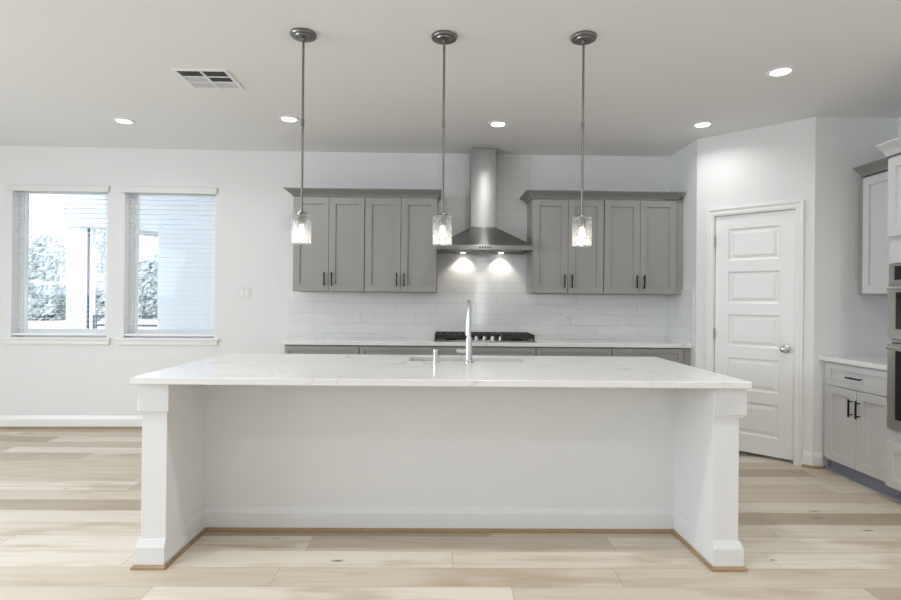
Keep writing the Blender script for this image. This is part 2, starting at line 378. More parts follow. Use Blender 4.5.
# pantry door
dr = bpy.data.objects.new('door_1', None); C.objects.link(dr); dr.location = ploc; dr.rotation_euler.z = PR
struct(dr, 'white five panel pantry door in the angled wall')
def panel_door(x0, x1, z0, z1, y):
    mb = MB(); bm = mb.bm; st = 0.105; th = 0.035
    n = 5; rail = 0.095; bot = 0.15; top = 0.115
    ph = (z1-z0-bot-top-rail*(n-1))/n
    zs = [z0]; 
    pan = []
    z = z0+bot
    for i in range(n): pan.append((z, z+ph)); z += ph+rail
    def quad(a, b, c, d): bm.faces.new([bm.verts.new(p) for p in (a, b, c, d)])
    def rect(xa, za, xb, zb, yy): return [(xa, yy, za), (xb, yy, za), (xb, yy, zb), (xa, yy, zb)]
    quad(*rect(x0, z0, x0+st, z1, y)); quad(*rect(x1-st, z0, x1, z1, y))
    prev = z0
    for a, b in pan:
        quad(*rect(x0+st, prev, x1-st, a, y)); prev = b
        loops = [rect(x0+st, a, x1-st, b, y), rect(x0+st+0.014, a+0.014, x1-st-0.014, b-0.014, y+0.011),
                 rect(x0+st+0.024, a+0.024, x1-st-0.024, b-0.024, y+0.011), rect(x0+st+0.048, a+0.048, x1-st-0.048, b-0.048, y+0.003)]
        for A, B in zip(loops, loops[1:]):
            for i in range(4): quad(A[i], A[(i+1) % 4], B[(i+1) % 4], B[i])
        quad(*loops[-1])
    quad(*rect(x0+st, prev, x1-st, z1, y))
    yb = y+th
    quad(*rect(x0, z0, x1, z1, yb)); quad((x0,y,z0),(x0,yb,z0),(x0,yb,z1),(x0,y,z1)); quad((x1,y,z0),(x1,yb,z0),(x1,yb,z1),(x1,y,z1))
    quad((x0,y,z0),(x1,y,z0),(x1,yb,z0),(x0,yb,z0)); quad((x0,y,z1),(x1,y,z1),(x1,yb,z1),(x0,yb,z1))
    bmesh.ops.remove_doubles(bm, verts=bm.verts, dist=1e-5)
    return mb
panel_door(D0+0.003, D1-0.003, 0.028, DZ-0.004, 0.012).build('door_panel', 'trim', dr)
fr = MB()
for a, b in ((D0-0.014, D0), (D1, D1+0.014)): fr.box(a, 0.0, 0, b, 0.12, DZ+0.014)
fr.box(D0-0.014, 0, DZ, D1+0.014, 0.12, DZ+0.014); fr.box(D0, 0.05, 0, D0+0.012, 0.062, DZ); fr.box(D1-0.012, 0.05, 0, D1, 0.062, DZ)
fr.build('door_jamb', 'trim', dr)
cs = MB(); cw = 0.057
def casing_prof(): return [(0, 0), (0, -0.011), (0.012, -0.014), (0.03, -0.012), (0.046, -0.02), (cw, -0.02), (cw, 0)]
o1, o2 = D0-0.006, D1+0.006
def casing_ring(x, z, dx, dz): return [(x+dx*p, y, z+dz*p) for p, y in casing_prof()]
cs.rings([casing_ring(o1, 0, -1, 0), casing_ring(o1, DZ+0.006, -1, 1), casing_ring(o2, DZ+0.006, 1, 1), casing_ring(o2, 0, 1, 0)])
cs.build('door_frame', 'trim', dr)
for z in (0.22, 1.02, 1.83):
    hb = MB().box(D0-0.006, -0.004, z-0.045, D0+0.004, 0.014, z+0.045).cyl((D0-0.001, -0.006, z-0.05), (D0-0.001, -0.006, z+0.05), 0.006, n=10)
    h = hb.build('hinge', 'chrome', dr)
kx, kz = D1-0.062, 0.924
kb = MB().lathe([(0.033, 0.013), (0.033, 0.006), (0.026, 0.0), (0.012, -0.004), (0.011, -0.03), (0.024, -0.036), (0.029, -0.05), (0.026, -0.063), (0.012, -0.07)], kx, kz, 24, 'y')
k = kb.build('door_knob', 'chrome', dr, smooth=True); k['label'] = 'round satin metal door knob'
MB().box(D1-0.0035, 0.004, kz-0.03, D1+0.004, 0.016, kz+0.03).build('strike_plate', 'chrome', dr)

# ------------------------------------------------------------------ trims
def base_prof(h=0.125, d=0.016): return [(0, 0), (-d, 0), (-d, h-0.035), (-d*0.75, h-0.022), (-d*0.55, h-0.012), (-d*0.35, h), (0, h)]
def shoe_prof(d0=0.016): return [(-d0, 0), (-d0-0.014, 0), (-d0-0.013, 0.01), (-d0-0.006, 0.018), (-d0, 0.02)]
def baseboard(name, x0, x1, loc, rotz=0, label=None):
    o = struct(MB().poly_prism(base_prof(), 'x', x0, x1).build(name, 'trim', loc=loc, rotz=rotz), label)
    s = MB().poly_prism(shoe_prof(), 'x', x0, x1).build('shoe_moulding', 'oak', o)
    return o
baseboard('baseboard_window', wl(XL+0.02), 0.0, wloc, wrot, 'white baseboard with wood shoe under the windows')
baseboard('baseboard_pantry', D1+0.008+cw, PL_+0.006, ploc, PR, 'short white baseboard right of the pantry door')
baseboard('baseboard_pantry_stub', 0.0, D0-0.008-cw, ploc, PR)
baseboard('baseboard_return', XD-0.014, XD+0.068, (0, YD, 0), 0, 'short white baseboard beside the right base cabinet')

# ------------------------------------------------------------------ windows
SX = 1.0065
def window(i, w):
    a, b = wl(w[0]), wl(w[1])
    root = bpy.data.objects.new('window_%d' % i, None); C.objects.link(root); root.location = wloc; root.rotation_euler.z = wrot
    struct(root, {1: 'left window with horizontal blinds and white sill', 2: 'right window with horizontal blinds and white sill', 3: 'window left of the picture edge'}[i])
    f = 0.05; y0, y1 = 0.085, 0.15
    fm = MB()
    fm.box(a, y0, WZ0, a+f, y1, WZ1).box(b-f, y0, WZ0, b, y1, WZ1).box(a+f, y0, WZ0, b-f, y1, WZ0+f).box(a+f, y0, WZ1-f, b-f, y1, WZ1)
    fm.build('window_frame', 'vinyl', root, bevel=0.004)
    MB().box(a, 0.001, WZ0, a+0.003, y0, WZ1).box(b-0.003, 0.001, WZ0, b, y0, WZ1).build('jamb_brightener', 'vinyl', root)  # thin white sheets added to brighten the shaded window returns
    # lower sash
    zm = (WZ0+WZ1)/2
    sm = MB(); g = 0.028
    sm.box(a+f, 0.1, WZ0+f, a+f+g, 0.13, WZ1-f).box(b-f-g, 0.1, WZ0+f, b-f, 0.13, WZ1-f).box(a+f+g, 0.1, WZ0+f, b-f-g, 0.13, WZ0+f+g)
    sm.build('sash', 'vinyl', root, bevel=0.003)
    MB().box(a+f+0.01, 0.113, WZ0+f+0.01, b-f-0.01, 0.117, WZ1-f-0.005).build('glass_pane', 'pane', root)
    MB().poly_prism([(-0.03, WZ0-0.026), (-0.036, WZ0-0.014), (-0.03, WZ0-0.002), (0.084, WZ0-0.002), (0.084, WZ0-0.026)], 'x', a-0.045, b+0.045).build('window_sill', 'trim', root)
    MB().poly_prism([(0, WZ0-0.026), (-0.02, WZ0-0.026), (-0.02, WZ0-0.06), (-0.012, WZ0-0.075), (0, WZ0-0.078)], 'x', a-0.032, b+0.032).build('sill_apron', 'trim', root)
    return a, b
def blind(a, b, label):
    r = thing('window_blind', label, 'blind', wloc, wrot, 'white slatted blinds')
    v = MB().box(a-0.045, -0.022, 2.326, b+0.014, -0.008, 2.386).box(a-0.045, -0.008, 2.338, a-0.036, 0.0, 2.386).box(b+0.005, -0.008, 2.338, b+0.014, 0.0, 2.386)
    v.box(a+0.006, -0.008, 2.325, b-0.006, 0.045, 2.37)
    v.build('valance', 'plastic', r, bevel=0.003)
    s = MB(); zt, zb, pitch = 2.31, 0.955, 0.0475
    n = int((zt-zb)/pitch); yc = 0.033
    for i in range(n+1):
        z = zt - i*pitch
        s.poly_prism([(yc-0.022, z-0.0006), (yc-0.008, z+0.0015), (yc+0.008, z+0.0015), (yc+0.022, z-0.0006), (yc+0.008, z-0.0004), (yc-0.008, z-0.0004)], 'x', a+0.008, b-0.008)
    sl = s.build('slats', 'slat', r)
    MB().box(a+0.008, yc-0.025, 0.912, b-0.008, yc+0.025, 0.93).build('bottom_rail', 'slat', r, bevel=0.003)
    for t in (0.16, 0.84):
        x = a+(b-a)*t
        MB().box(x-0.0015, yc-0.0285, 0.93, x+0.0015, yc-0.0265, 2.33).box(x-0.0015, yc+0.0265, 0.93, x+0.0015, yc+0.0285, 2.33).build('ladder_cord', 'slat', r)
    xw = a+0.145
    MB().tube([(xw, 0.002, 2.335), (xw, -0.006, 2.30), (xw, -0.006, 1.40)], 0.0042, 8).build('tilt_wand', 'plastic', r)
LBL = ['white slatted blind over the left window with trees behind it', 'white slatted blind over the window nearer the cabinets', 'white slatted blind at the left picture edge']
for i, w in enumerate(WINS):
    a, b = window(i+1, w)
    if i < 2: blind(a, b, LBL[i])

# ------------------------------------------------------------------ cabinetry
def shaker(mb, x0, x1, z0, z1, y=-0.02, st=0.062, th=0.02, rec=0.012):
    bm = mb.bm
    def R(xa, za, xb, zb, yy): return [(xa, yy, za), (xb, yy, za), (xb, yy, zb), (xa, yy, zb)]
    c = 0.0016
    mb.rings([R(x0, z0, x1, z1, y+th), R(x0, z0, x1, z1, y+c), R(x0+c, z0+c, x1-c, z1-c, y), R(x0+st, z0+st, x1-st, z1-st, y), R(x0+st+0.001, z0+st+0.001, x1-st-0.001, z1-st-0.001, y+rec)])
    return mb
def pull_v(x, z0, z1, y=-0.02, p=None, m='black'):
    mb = MB().box(x-0.0055, y-0.036, z0, x+0.0055, y-0.026, z1)
    for z in (z0+0.018, z1-0.018): mb.cyl((x, y-0.028, z), (x, y, z), 0.0045, n=10)
    o = mb.build('handle', m, p, bevel=0.0012); o['label'] = 'black bar handle'; return o
def pull_h(x0, x1, z, y=-0.02, p=None):
    mb = MB().box(x0, y-0.036, z-0.0055, x1, y-0.026, z+0.0055)
    for x in (x0+0.018, x1-0.018): mb.cyl((x, y-0.028, z), (x, y, z), 0.0045, n=10)
    o = mb.build('handle', 'black', p, bevel=0.0012); o['label'] = 'black bar handle'; return o

def upper_cabinet(x0, x1, z0, z1, label, group, loc, rotz, paint='cab', depth=0.329, dbl=True):
    r = thing('upper_cabinet', label, 'cabinet', loc, rotz, group)
    x0 -= loc[0]*0; w = x1-x0
    MB().box(x0, 0.0, z0, x1, depth, z1).build('cabinet_body', paint, r, bevel=0.001)
    g = 0.004; xm = (x0+x1)/2
    for k, (a, b) in enumerate(((x0+g, xm-g*0.4), (xm+g*0.4, x1-g)) if dbl else ((x0+g, x1-g),)):
        d = shaker(MB(), a, b, z0+0.004, z1-0.012).build('door', paint, r)
        hx = b-0.033 if (k == 0) else a+0.033
        pull_v(hx, z0+0.052, z0+0.18, p=d)
    return r
def base_cabinet(x0, x1, z0, z1, label, group, loc, rotz, paint='cab', depth=0.5, kickh=0.1, kickd=0.075, dz=0.165, two=True, kick='cabdark', kick_over=0.0, drawers=None):
    r = thing('base_cabinet', label, 'cabinet', loc, rotz, group)
    MB().box(x0, 0, z0, x1, depth, z1).build('cabinet_body', paint, r, bevel=0.001)
    MB().box(x0, kickd, 0.0, x1, depth, z0).build('toe_kick', kick, r)
    g = 0.0045; xm = (x0+x1)/2
    for a, b in (((x0+g, x1-g),)):
        d = shaker(MB(), a, b, z1-dz, z1-0.012, st=0.04).build('drawer', paint, r)
        pull_h((a+b)/2-0.07, (a+b)/2+0.07, z1-dz*0.5-0.006, p=d)
    for k, (a, b) in enumerate(((x0+g, xm-g*0.6), (xm+g*0.6, x1-g))):
        d = shaker(MB(), a, b, z0+0.004, z1-dz-0.005).build('door', paint, r)
        hx = b-0.033 if k == 0 else a+0.033
        pull_v(hx, z1-dz-0.20, z1-dz-0.07, p=d)
    return r
def crown(name, x0, x1, pl, pr, zb, zt, depth, label, loc, rotz, paint='cabcrown', back=0.0):
    # flared moulding along the front, mitred and returned along both ends
    h = zt-zb; P = [(0.0, 0), (0.010, 0), (0.014, 0.12), (0.030, 0.40), (0.062, 0.72), (0.072, 0.80), (0.078, 0.86), (0.078, 1.0), (0.0, 1.0)]
    def ring(xa, ya, kx, ky): return [(xa+kx*p, ya+ky*p, zb+h*t) for p, t in P]
    kl, kr = pl/0.078, pr/0.078
    mb = MB().rings([ring(x0, depth, -kl, 0), ring(x0, -0.02, -kl, -1), ring(x1, -0.02, kr, -1), ring(x1, depth, kr, 0)])
    o = mb.build(name, paint, loc=loc, rotz=rotz)
    return tag(o, label, 'moulding')
YU = 5.293
UL, UG = (0, YU, 0), 'grey wall cabinets on the back wall'
ZB, ZT = 1.366, 2.262
upper_cabinet(-1.411, -0.7375, ZB, ZT, 'grey double door wall cabinet at far left, nearest the windows', UG, UL, 0)
upper_cabinet(-0.7375, -0.056, ZB, ZT, 'grey double door wall cabinet directly left of the range hood', UG, UL, 0)
upper_cabinet(0.843, 1.523, ZB+0.002, ZT+0.006, 'grey double door wall cabinet directly right of the range hood', UG, UL, 0)
upper_cabinet(1.523, 2.213, ZB+0.002, ZT+0.006, 'grey double door wall cabinet at right, next to the pantry wall', UG, UL, 0)
tag(MB().box(2.2135, 0.004, ZB+0.002, XS-0.004, 0.022, ZT+0.006).build('cabinet_filler', 'cab', loc=UL), 'narrow grey filler strip between the right wall cabinet and the pantry wall', 'trim')
crown('crown_moulding', -1.411, -0.056, 0.072, 0.036, ZT+0.0005, 2.322, 0.329, 'grey crown moulding on top of the wall cabinets left of the hood', UL, 0)
crown('crown_moulding', 0.843, 2.218, 0.078, 0.045, ZT+0.0065, 2.328, 0.329, 'grey crown moulding on top of the wall cabinets right of the hood', UL, 0)

# back base run
YBF = 5.115; BL = (0, YBF, 0); BG = 'grey base cabinets on the back wall'
bz = (0.1, 0.878)
for x0, x1, lb in ((-1.431, -0.753, 'grey base cabinet at left end of the back counter'), (-0.753, -0.057, 'grey base cabinet just left of the one under the cooktop'),
                   (-0.057, 0.858, 'wide grey base cabinet under the gas cooktop'), (0.858, 1.552, 'grey base cabinet just right of the one under the cooktop'),
                   (1.552, 2.213, 'grey base cabinet at right end of the back counter')):
    base_cabinet(x0, x1, *bz, lb, BG, BL, 0)
tag(MB().box(2.2135, 0.004, 0.1, XS-0.003, 0.022, 0.878).build('cabinet_filler', 'cab', loc=BL), 'narrow grey filler strip between the back base cabinets and the pantry wall', 'trim')
ct = MB().box(-1.452, 5.072, 0.879, XS-0.002, YW-0.0125, 0.914).build('back_countertop', 'quartz', bevel=0.003)
tag(ct, 'white quartz countertop along the back wall holding the cooktop', 'countertop')

# tiled backsplash
ts = MB().box(-1.545, YW-0.012, 0.9145, XS-0.001, YW-0.0005, ZB-0.001)
struct(MB().box(-0.0555, YW-0.012, ZB-0.0005, 0.8425, YW-0.0005, 2.4).box(-0.069, YW-0.012, 2.4001, 0.862, YW-0.0005, HC-0.001).build('wall_tile_hood', 'tile'), 'glossy white subway tile rising behind the hood to the ceiling')
struct(ts.build('wall_tile_back', 'tile'), 'glossy white subway tile between counter and wall cabinets')
struct(MB().box(XS-0.012, 5.055, 0.9145, XS-0.0005, YW-0.0125, 1.415).build('wall_tile_side', 'tileside'), 'white tile on the short wall beside the back counter')

# outlets and switch
def outlet(x, z, label, loc=None, rotz=0, y=YW-0.0135):
    r = thing('wall_outlet', label, 'outlet', loc or (x, y, z), rotz, 'outlets in the backsplash')
    MB().box(-0.035, -0.005, -0.058, 0.035, 0.0, 0.058).build('cover_plate', 'plastic', r, bevel=0.002)
    for dz in (-0.02, 0.02):
        MB().box(-0.017, -0.0075, dz-0.014, 0.017, -0.005, dz+0.014).build('socket', 'trim', r, bevel=0.002)
        sl = MB()
        for dx in (-0.007, 0.007): sl.box(dx-0.0015, -0.0082, dz-0.005, dx+0.0015, -0.0074, dz+0.006)
        sl.build('slot', 'dark', r)
    return r
outlet(-0.845, 1.118, 'white wall outlet in the tile below the leftmost wall cabinet')
outlet(-0.174, 1.114, 'white wall outlet in the tile just left of the cooktop')
outlet(1.246, 1.112, 'white wall outlet in the tile just right of the cooktop')
outlet(1.894, 1.12, 'white wall outlet in the tile below the rightmost wall cabinet')
outlet(0, 0, 'white wall outlet on the short tiled side wall by the pantry', (XS-0.0135, 5.22, 1.12), -PI/2)
sw = thing('light_switch', 'white double rocker light switch on the wall right of the windows', 'switch', (-1.972, YW+(-1.972-XB)*SL-0.0012, 1.353), LW)
MB().box(-0.058, -0.005, -0.058, 0.058, 0.0, 0.058).build('cover_plate', 'plastic', sw, bevel=0.002)
for dx in (-0.023, 0.023): MB().poly_prism([(-0.005, -0.033), (-0.0065, -0.033), (-0.0105, 0.033), (-0.005, 0.033)], 'x', dx-0.016, dx+0.016).build('rocker', 'trim', sw)

# ------------------------------------------------------------------ range hood
hood = thing('range_hood', 'stainless steel chimney range hood above the cooktop', 'hood', (0.3865, YW-0.0125, 0))
MB().box(-0.122, -0.215, 2.0, 0.122, -0.001, HC-0.002).build('chimney', 'steel', hood, bevel=0.004)
def rr(hx, y0, y1, z): return [(-hx, y0, z), (hx, y0, z), (hx, y1, z), (-hx, y1, z)]
MB().rings([rr(0.4405, -0.495, -0.001, 1.803), rr(0.13, -0.225, -0.001, 1.995), rr(0.126, -0.22, -0.001, 2.003)]).build('canopy', 'steel', hood, bevel=0.002)
lp = MB(); lp.box(-0.4405, -0.495, 1.76, 0.4405, -0.475, 1.803).box(-0.4405, -0.475, 1.76, -0.42, -0.001, 1.803).box(0.42, -0.475, 1.76, 0.4405, -0.001, 1.803).box(-0.42, -0.02, 1.76, 0.42, -0.001, 1.803)
lp.build('lip', 'steel', hood, bevel=0.002)
MB().box(-0.42, -0.474, 1.788, 0.42, -0.021, 1.798).build('underside', 'steel', hood)
for x0 in (-0.40, 0.01):
    fm = MB()
    for i in range(12):
        y = -0.42+i*0.03
        fm.box(x0, y, 1.776, x0+0.39, y+0.016, 1.784)
    fm.box(x0, -0.43, 1.784, x0+0.39, -0.06, 1.7878); fm.build('filter', 'steel', hood)
for dx in (-0.05, -0.025, 0.0, 0.025, 0.05): MB().lathe([(0.008, -0.495), (0.008, -0.499), (0.006, -0.5)], dx, 1.782, 14, 'y').build('button', 'black', hood)
for dx in (-0.187, 0.187):
    MB().lathe([(0.034, 1.7875), (0.034, 1.768), (0.028, 1.766)], dx, -0.075, 20).build('lamp_ring', 'chrome', hood)
    MB().lathe([(0.026, 1.767), (0.026, 1.7655)], dx, -0.075, 20).build('lamp_lens', 'hoodlens', hood)
    l = bpy.data.lights.new('hood_lamp', 'SPOT'); l.energy = 4.5; l.spot_size = math.radians(100); l.spot_blend = 0.5; l.shadow_soft_size = 0.02; l.color = (1, 0.93, 0.82)
    o = bpy.data.objects.new('hood_lamp', l); C.objects.link(o); o.parent = hood; o.location = (dx, -0.075, 1.762)
    o.rotation_euler = Vector((0, 0.25, -1)).to_track_quat('-Z', 'Y').to_euler()

# ------------------------------------------------------------------ cooktop
ck = thing('gas_cooktop', 'stainless gas cooktop with black cast iron grates on the back counter', 'cooktop', (0.390, 5.33, 0.9142)); ck.scale = (1.03, 1.0, 1.12)
MB().box(-0.455, -0.235, 0.0, 0.455, 0.235, 0.012).build('cooktop_tray', 'steel', ck, bevel=0.004)
def grate(x0, x1, y0, y1):
    mb = MB(); t = 0.007; z0, z1 = 0.040, 0.062; c = 0.03
    pts = [(x0, y0), (x1, y0), (x1, y1), (x0, y1)]
    mb.box(x0, y0, 0.028, x1, y0+2*t, z1).box(x0, y1-2*t, 0.028, x1, y1, z1).box(x0, y0+2*t, 0.028, x0+2*t, y1-2*t, z1).box(x1-2*t, y0+2*t, 0.028, x1, y1-2*t, z1)
    n = 5
    for i in range(1, n):
        x = x0+(x1-x0)*i/n; mb.box(x-t*0.7, y0+2*t, z0, x+t*0.7, y1-2*t, z1)
    for i in range(1, 4):
        y = y0+(y1-y0)*i/4; mb.box(x0+2*t, y-t*0.7, z0-0.001, x1-2*t, y+t*0.7, z1-0.002)
    for x in (x0, x1-0.016):
        for y in (y0, y1-0.016): mb.box(x, y, 0.012, x+0.016, y+0.016, 0.03)
    return mb
grate(-0.445, -0.157, -0.215, 0.222).build('grate', 'iron', ck, bevel=0.003)
grate(-0.148, 0.148, -0.115, 0.222).build('grate', 'iron', ck, bevel=0.003)
grate(0.157, 0.445, -0.215, 0.222).build('grate', 'iron', ck, bevel=0.003)
for x, y, r in ((-0.3, -0.1, 0.045), (-0.3, 0.12, 0.038), (0.0, 0.06, 0.055), (0.3, -0.1, 0.038), (0.3, 0.12, 0.045)):
    MB().lathe([(r+0.01, 0.012), (r+0.01, 0.02), (r, 0.022), (r, 0.03), (r-0.006, 0.034)], x, y, 24).build('burner', 'iron', ck)
for i in range(5):
    x = -0.144+i*0.072
    MB().lathe([(0.022, 0.012), (0.022, 0.018), (0.018, 0.02), (0.017, 0.040), (0.015, 0.043)], x, -0.175, 20).box(x-0.004, -0.19, 0.043, x+0.004, -0.16, 0.048).build('knob', 'chrome', ck)

# ------------------------------------------------------------------ island
ICX0, ICX1, ICY0, ICY1 = -1.462, 1.478, 2.645, 3.855
YLG, YPN = 2.700, 3.140
isl = thing('kitchen_island', 'long white kitchen island base with two wing walls and open seating bay', 'island', (0, 3.2, 0))
oy = -3.2
def ibox(mb, x0, y0, z0, x1, y1, z1): return mb.box(x0, y0+oy, z0, x1, y1+oy, z1)
ZI = 0.881
bd = MB(); ibox(bd, -1.320, YPN, 0, 1.325, YPN+0.02, ZI); bd.build('front_panel', 'island', isl)
cabz = MB()
for a, b in ((-1.30, -0.32), (0.62, 1.30)): ibox(cabz, a, YPN+0.021, 0.1, b, 3.80, ZI)
ibox(cabz, -0.32, YPN+0.021, 0.1, 0.62, 3.80, 0.60); cabz.build('cabinet_body', 'cab', isl)
kb = MB(); ibox(kb, -1.30, YPN+0.021, 0, 1.30, 3.74, 0.1); kb.build('toe_kick', 'cabdark', isl)
sinkfront = MB(); ibox(sinkfront, -0.32, 3.78, 0.60, 0.62, 3.80, ZI); sinkfront.build('sink_front', 'cab', isl)
for sx, xi, xo, lb in ((-1, -1.313, -1.432, None), (1, 1.318, 1.447, None)):
    a, b = min(xi, xo), max(xi, xo)
    w = MB(); ibox(w, a, YLG, 0, b, 3.80, ZI); w.build('wing_wall', 'island', isl, bevel=0.002)
    e = 0.014
    cp = MB(); f = 0.734
    # capital: small bead, then a square block
    l_, r_ = (a-0.016, b+0.013) if sx < 0 else (a-0.004, b+0.029)
    ibox(cp, l_, YLG-e, f+0.012, r_, YLG+0.12, ZI-0.0005)
    ibox(cp, l_+0.008 if sx < 0 else l_+0.001, YLG-0.007, f, r_-0.008, YLG+0.113, f+0.012)
    cp.build('capital', 'island', isl, bevel=0.003)
P = base_prof(0.135, 0.018); S = shoe_prof(0.018)
def run(prof, name, m, pts, nrm):
    # profile swept round a polyline of floor points; nrm = mitre vectors pointing away from the wall
    mb = MB(); mb.rings([[(x+nx*(-d), y+oy+ny*(-d), z) for d, z in prof] for (x, y), (nx, ny) in zip(pts, nrm)])
    return mb.build(name, m, isl)
xa0, xa1, xb0, xb1 = -1.432, -1.313, 1.318, 1.447
pts = [(xa0, 3.80), (xa0, YLG), (xa1, YLG), (xa1, YPN), (xb0, YPN), (xb0, YLG), (xb1, YLG), (xb1, 3.80)]
nrm = [(-1, 0), (-1, -1), (1, -1), (1, -1), (-1, -1), (-1, -1), (1, -1), (1, 0)]
nrm[2] = (0.05, -1); nrm[5] = (-0.05, -1)
nrm[3] = (0.6, -1); nrm[4] = (-0.6, -1)
run(P, 'baseboard', 'island', pts, nrm)
nrm2 = [(-1, 0), (-1, -1), (0.35, -1), (0.7, -1), (-0.7, -1), (-0.35, -1), (1, -1), (1, 0)]
run(S, 'shoe_moulding', 'oak', pts, nrm2)
# countertop with the sink cut-out
SX0, SX1, SY0, SY1 = -0.205, 0.515, 3.47, 3.735
cb = MB(); bm = cb.bm
gx = [ICX0, SX0, SX1, ICX1]; gy = [ICY0, SY0, SY1, ICY1]; zt, zb_ = 0.914, 0.882
V = {}
for k, z in enumerate((zb_, zt)):
    for i, x in enumerate(gx):
        for j, y in enumerate(gy): V[i, j, k] = bm.verts.new((x, y, z))
for i in range(3):
    for j in range(3):
        if (i, j) == (1, 1): continue
        for k in (0, 1): bm.faces.new([V[i, j, k], V[i+1, j, k], V[i+1, j+1, k], V[i, j+1, k]])
def side(p, q): bm.faces.new([V[p+(0,)], V[q+(0,)], V[q+(1,)], V[p+(1,)]])
for i in range(3): side((i, 0), (i+1, 0)); side((i, 3), (i+1, 3)); side((0, i), (0, i+1)); side((3, i), (3, i+1))
side((1, 1), (2, 1)); side((1, 2), (2, 2)); side((1, 1), (1, 2)); side((2, 1), (2, 2))
ict = cb.build('island_countertop', 'quartz', bevel=0.003)
tag(ict, 'long white veined quartz slab on top of the island', 'countertop')
# undermount sink
sk = thing('undermount_sink', 'stainless undermount sink set into the island countertop', 'sink', ((SX0+SX1)/2, (SY0+SY1)/2, 0.65))
hx, hy = (SX1-SX0)/2, (SY1-SY0)/2
def R4(ax, ay, z): return [(-ax, -ay, z), (ax, -ay, z), (ax, ay, z), (-ax, ay, z)]
MB().rings([R4(hx+0.02, hy+0.02, 0.2315), R4(hx+0.003, hy+0.003, 0.2315), R4(hx-0.01, hy-0.01, 0.03), R4(hx-0.03, hy-0.03, 0.01)], cap0=False).build('basin', 'nickel', sk)
MB().lathe([(0.045, 0.0105), (0.045, 0.014), (0.03, 0.014), (0.028, 0.0115)], 0, 0, 24).build('drain', 'chrome', sk)
# faucet
fx, fy = 0.163, 3.395
fa = thing('kitchen_faucet', 'tall chrome gooseneck faucet on the island countertop', 'faucet', (fx, fy, 0.9142))
MB().lathe([(0.028, 0.0), (0.028, 0.006), (0.023, 0.010), (0.0205, 0.014), (0.0195, 0.14), (0.018, 0.15), (0.0125, 0.158), (0.0125, 0.165)], 0, 0, 28).build('faucet_body', 'chrome', fa, smooth=True)
pth = [(0, 0, 0.155), (0, 0, 0.285)] + [(0, 0.075*(1-math.cos(t)), 0.285+0.085*math.sin(t)) for t in [PI*i/14 for i in range(1, 15)]] + [(0, 0.15, 0.25)]
MB().tube(pth, 0.0125, 16).build('gooseneck', 'chrome', fa, smooth=True)
MB().lathe([(0.0135, 0.255), (0.0155, 0.245), (0.018, 0.17), (0.0165, 0.155), (0.012, 0.152)], 0, 0.15, 20).build('spray_head', 'chrome', fa, smooth=True)
MB().cyl((-0.012, 0, 0.068), (-0.05, 0, 0.068), 0.0155, 0.0135).tube([(-0.05, 0, 0.068), (-0.062, 0, 0.070), (-0.075, 0.0, 0.073)], [0.0135, 0.012, 0.010]).build('lever', 'chrome', fa, smooth=True)
sd = thing('soap_dispenser', 'small chrome soap dispenser on the island left of the faucet', 'dispenser', (-0.038, 3.395, 0.9142))
MB().lathe([(0.022, 0), (0.022, 0.006), (0.016, 0.01), (0.016, 0.055), (0.013, 0.058)], 0, 0, 20).build('dispenser_body', 'chrome', sd, smooth=True)
MB().lathe([(0.012, 0.056), (0.016, 0.06), (0.016, 0.078), (0.010, 0.082)], 0, 0, 20).tube([(0, 0.01, 0.070), (0, 0.05, 0.074), (0, 0.07, 0.066)], [0.006, 0.005, 0.004], 10).build('pump_head', 'chrome', sd, smooth=True)

# ------------------------------------------------------------------ right-hand run
RF = 3.0; RL = (RF, YD-0.001, 0); RR = -PI/2; RG = 'window-lit grey cabinets on the right wall'
LEN = YD-3.657; f0 = 0.062
tag(MB().box(0.0, 0.012, 0.095, f0-0.001, 0.03, 0.850).build('cabinet_filler', 'cablit', loc=RL, rotz=RR), 'narrow filler strip at left end of the right base cabinet', 'trim')
bc = base_cabinet(f0, LEN-0.003, 0.095, 0.850, 'window-lit grey base cabinet with drawer and two doors at right', None, RL, RR, 'cablit', depth=XR-RF-0.004, kickd=0.03, dz=0.178, kick='kick')
kk = MB().poly_prism([(0.030, 0.0), (0.012, 0.0), (0.014, 0.010), (0.022, 0.016), (0.030, 0.018)], 'x', 0.0, 1.5)
tag(kk.build('shoe_moulding', 'kick', loc=RL, rotz=RR), 'dark shoe moulding along the foot of the right cabinets', 'moulding')
rc = MB().box(0.0, -0.035, 0.852, LEN-0.003, XR-RF-0.003, 0.884).build('side_countertop', 'quartz', loc=RL, rotz=RR, bevel=0.003)
tag(rc, 'short white countertop on the right base cabinet', 'countertop')
UFX = 3.25; UR = (UFX, YD-0.001, 0); ud = XR-UFX-0.003
tag(MB().box(0.026, 0.012, 1.37, 0.0995, 0.03, 2.272).build('cabinet_filler', 'cab', loc=UR, rotz=RR), 'grey strip at left end of the right upper cabinet', 'trim')
upper_cabinet(0.10, LEN-0.003, 1.37, 2.272, 'window-lit grey wall cabinet on the right wall above the short counter', None, UR, RR, 'cablit', depth=ud, dbl=False)
crown('crown_moulding', 0.095, LEN-0.003, 0.0, 0.0, 2.2725, 2.342, ud, 'grey crown moulding on the right wall cabinet', UR, RR, 'cabcrown')
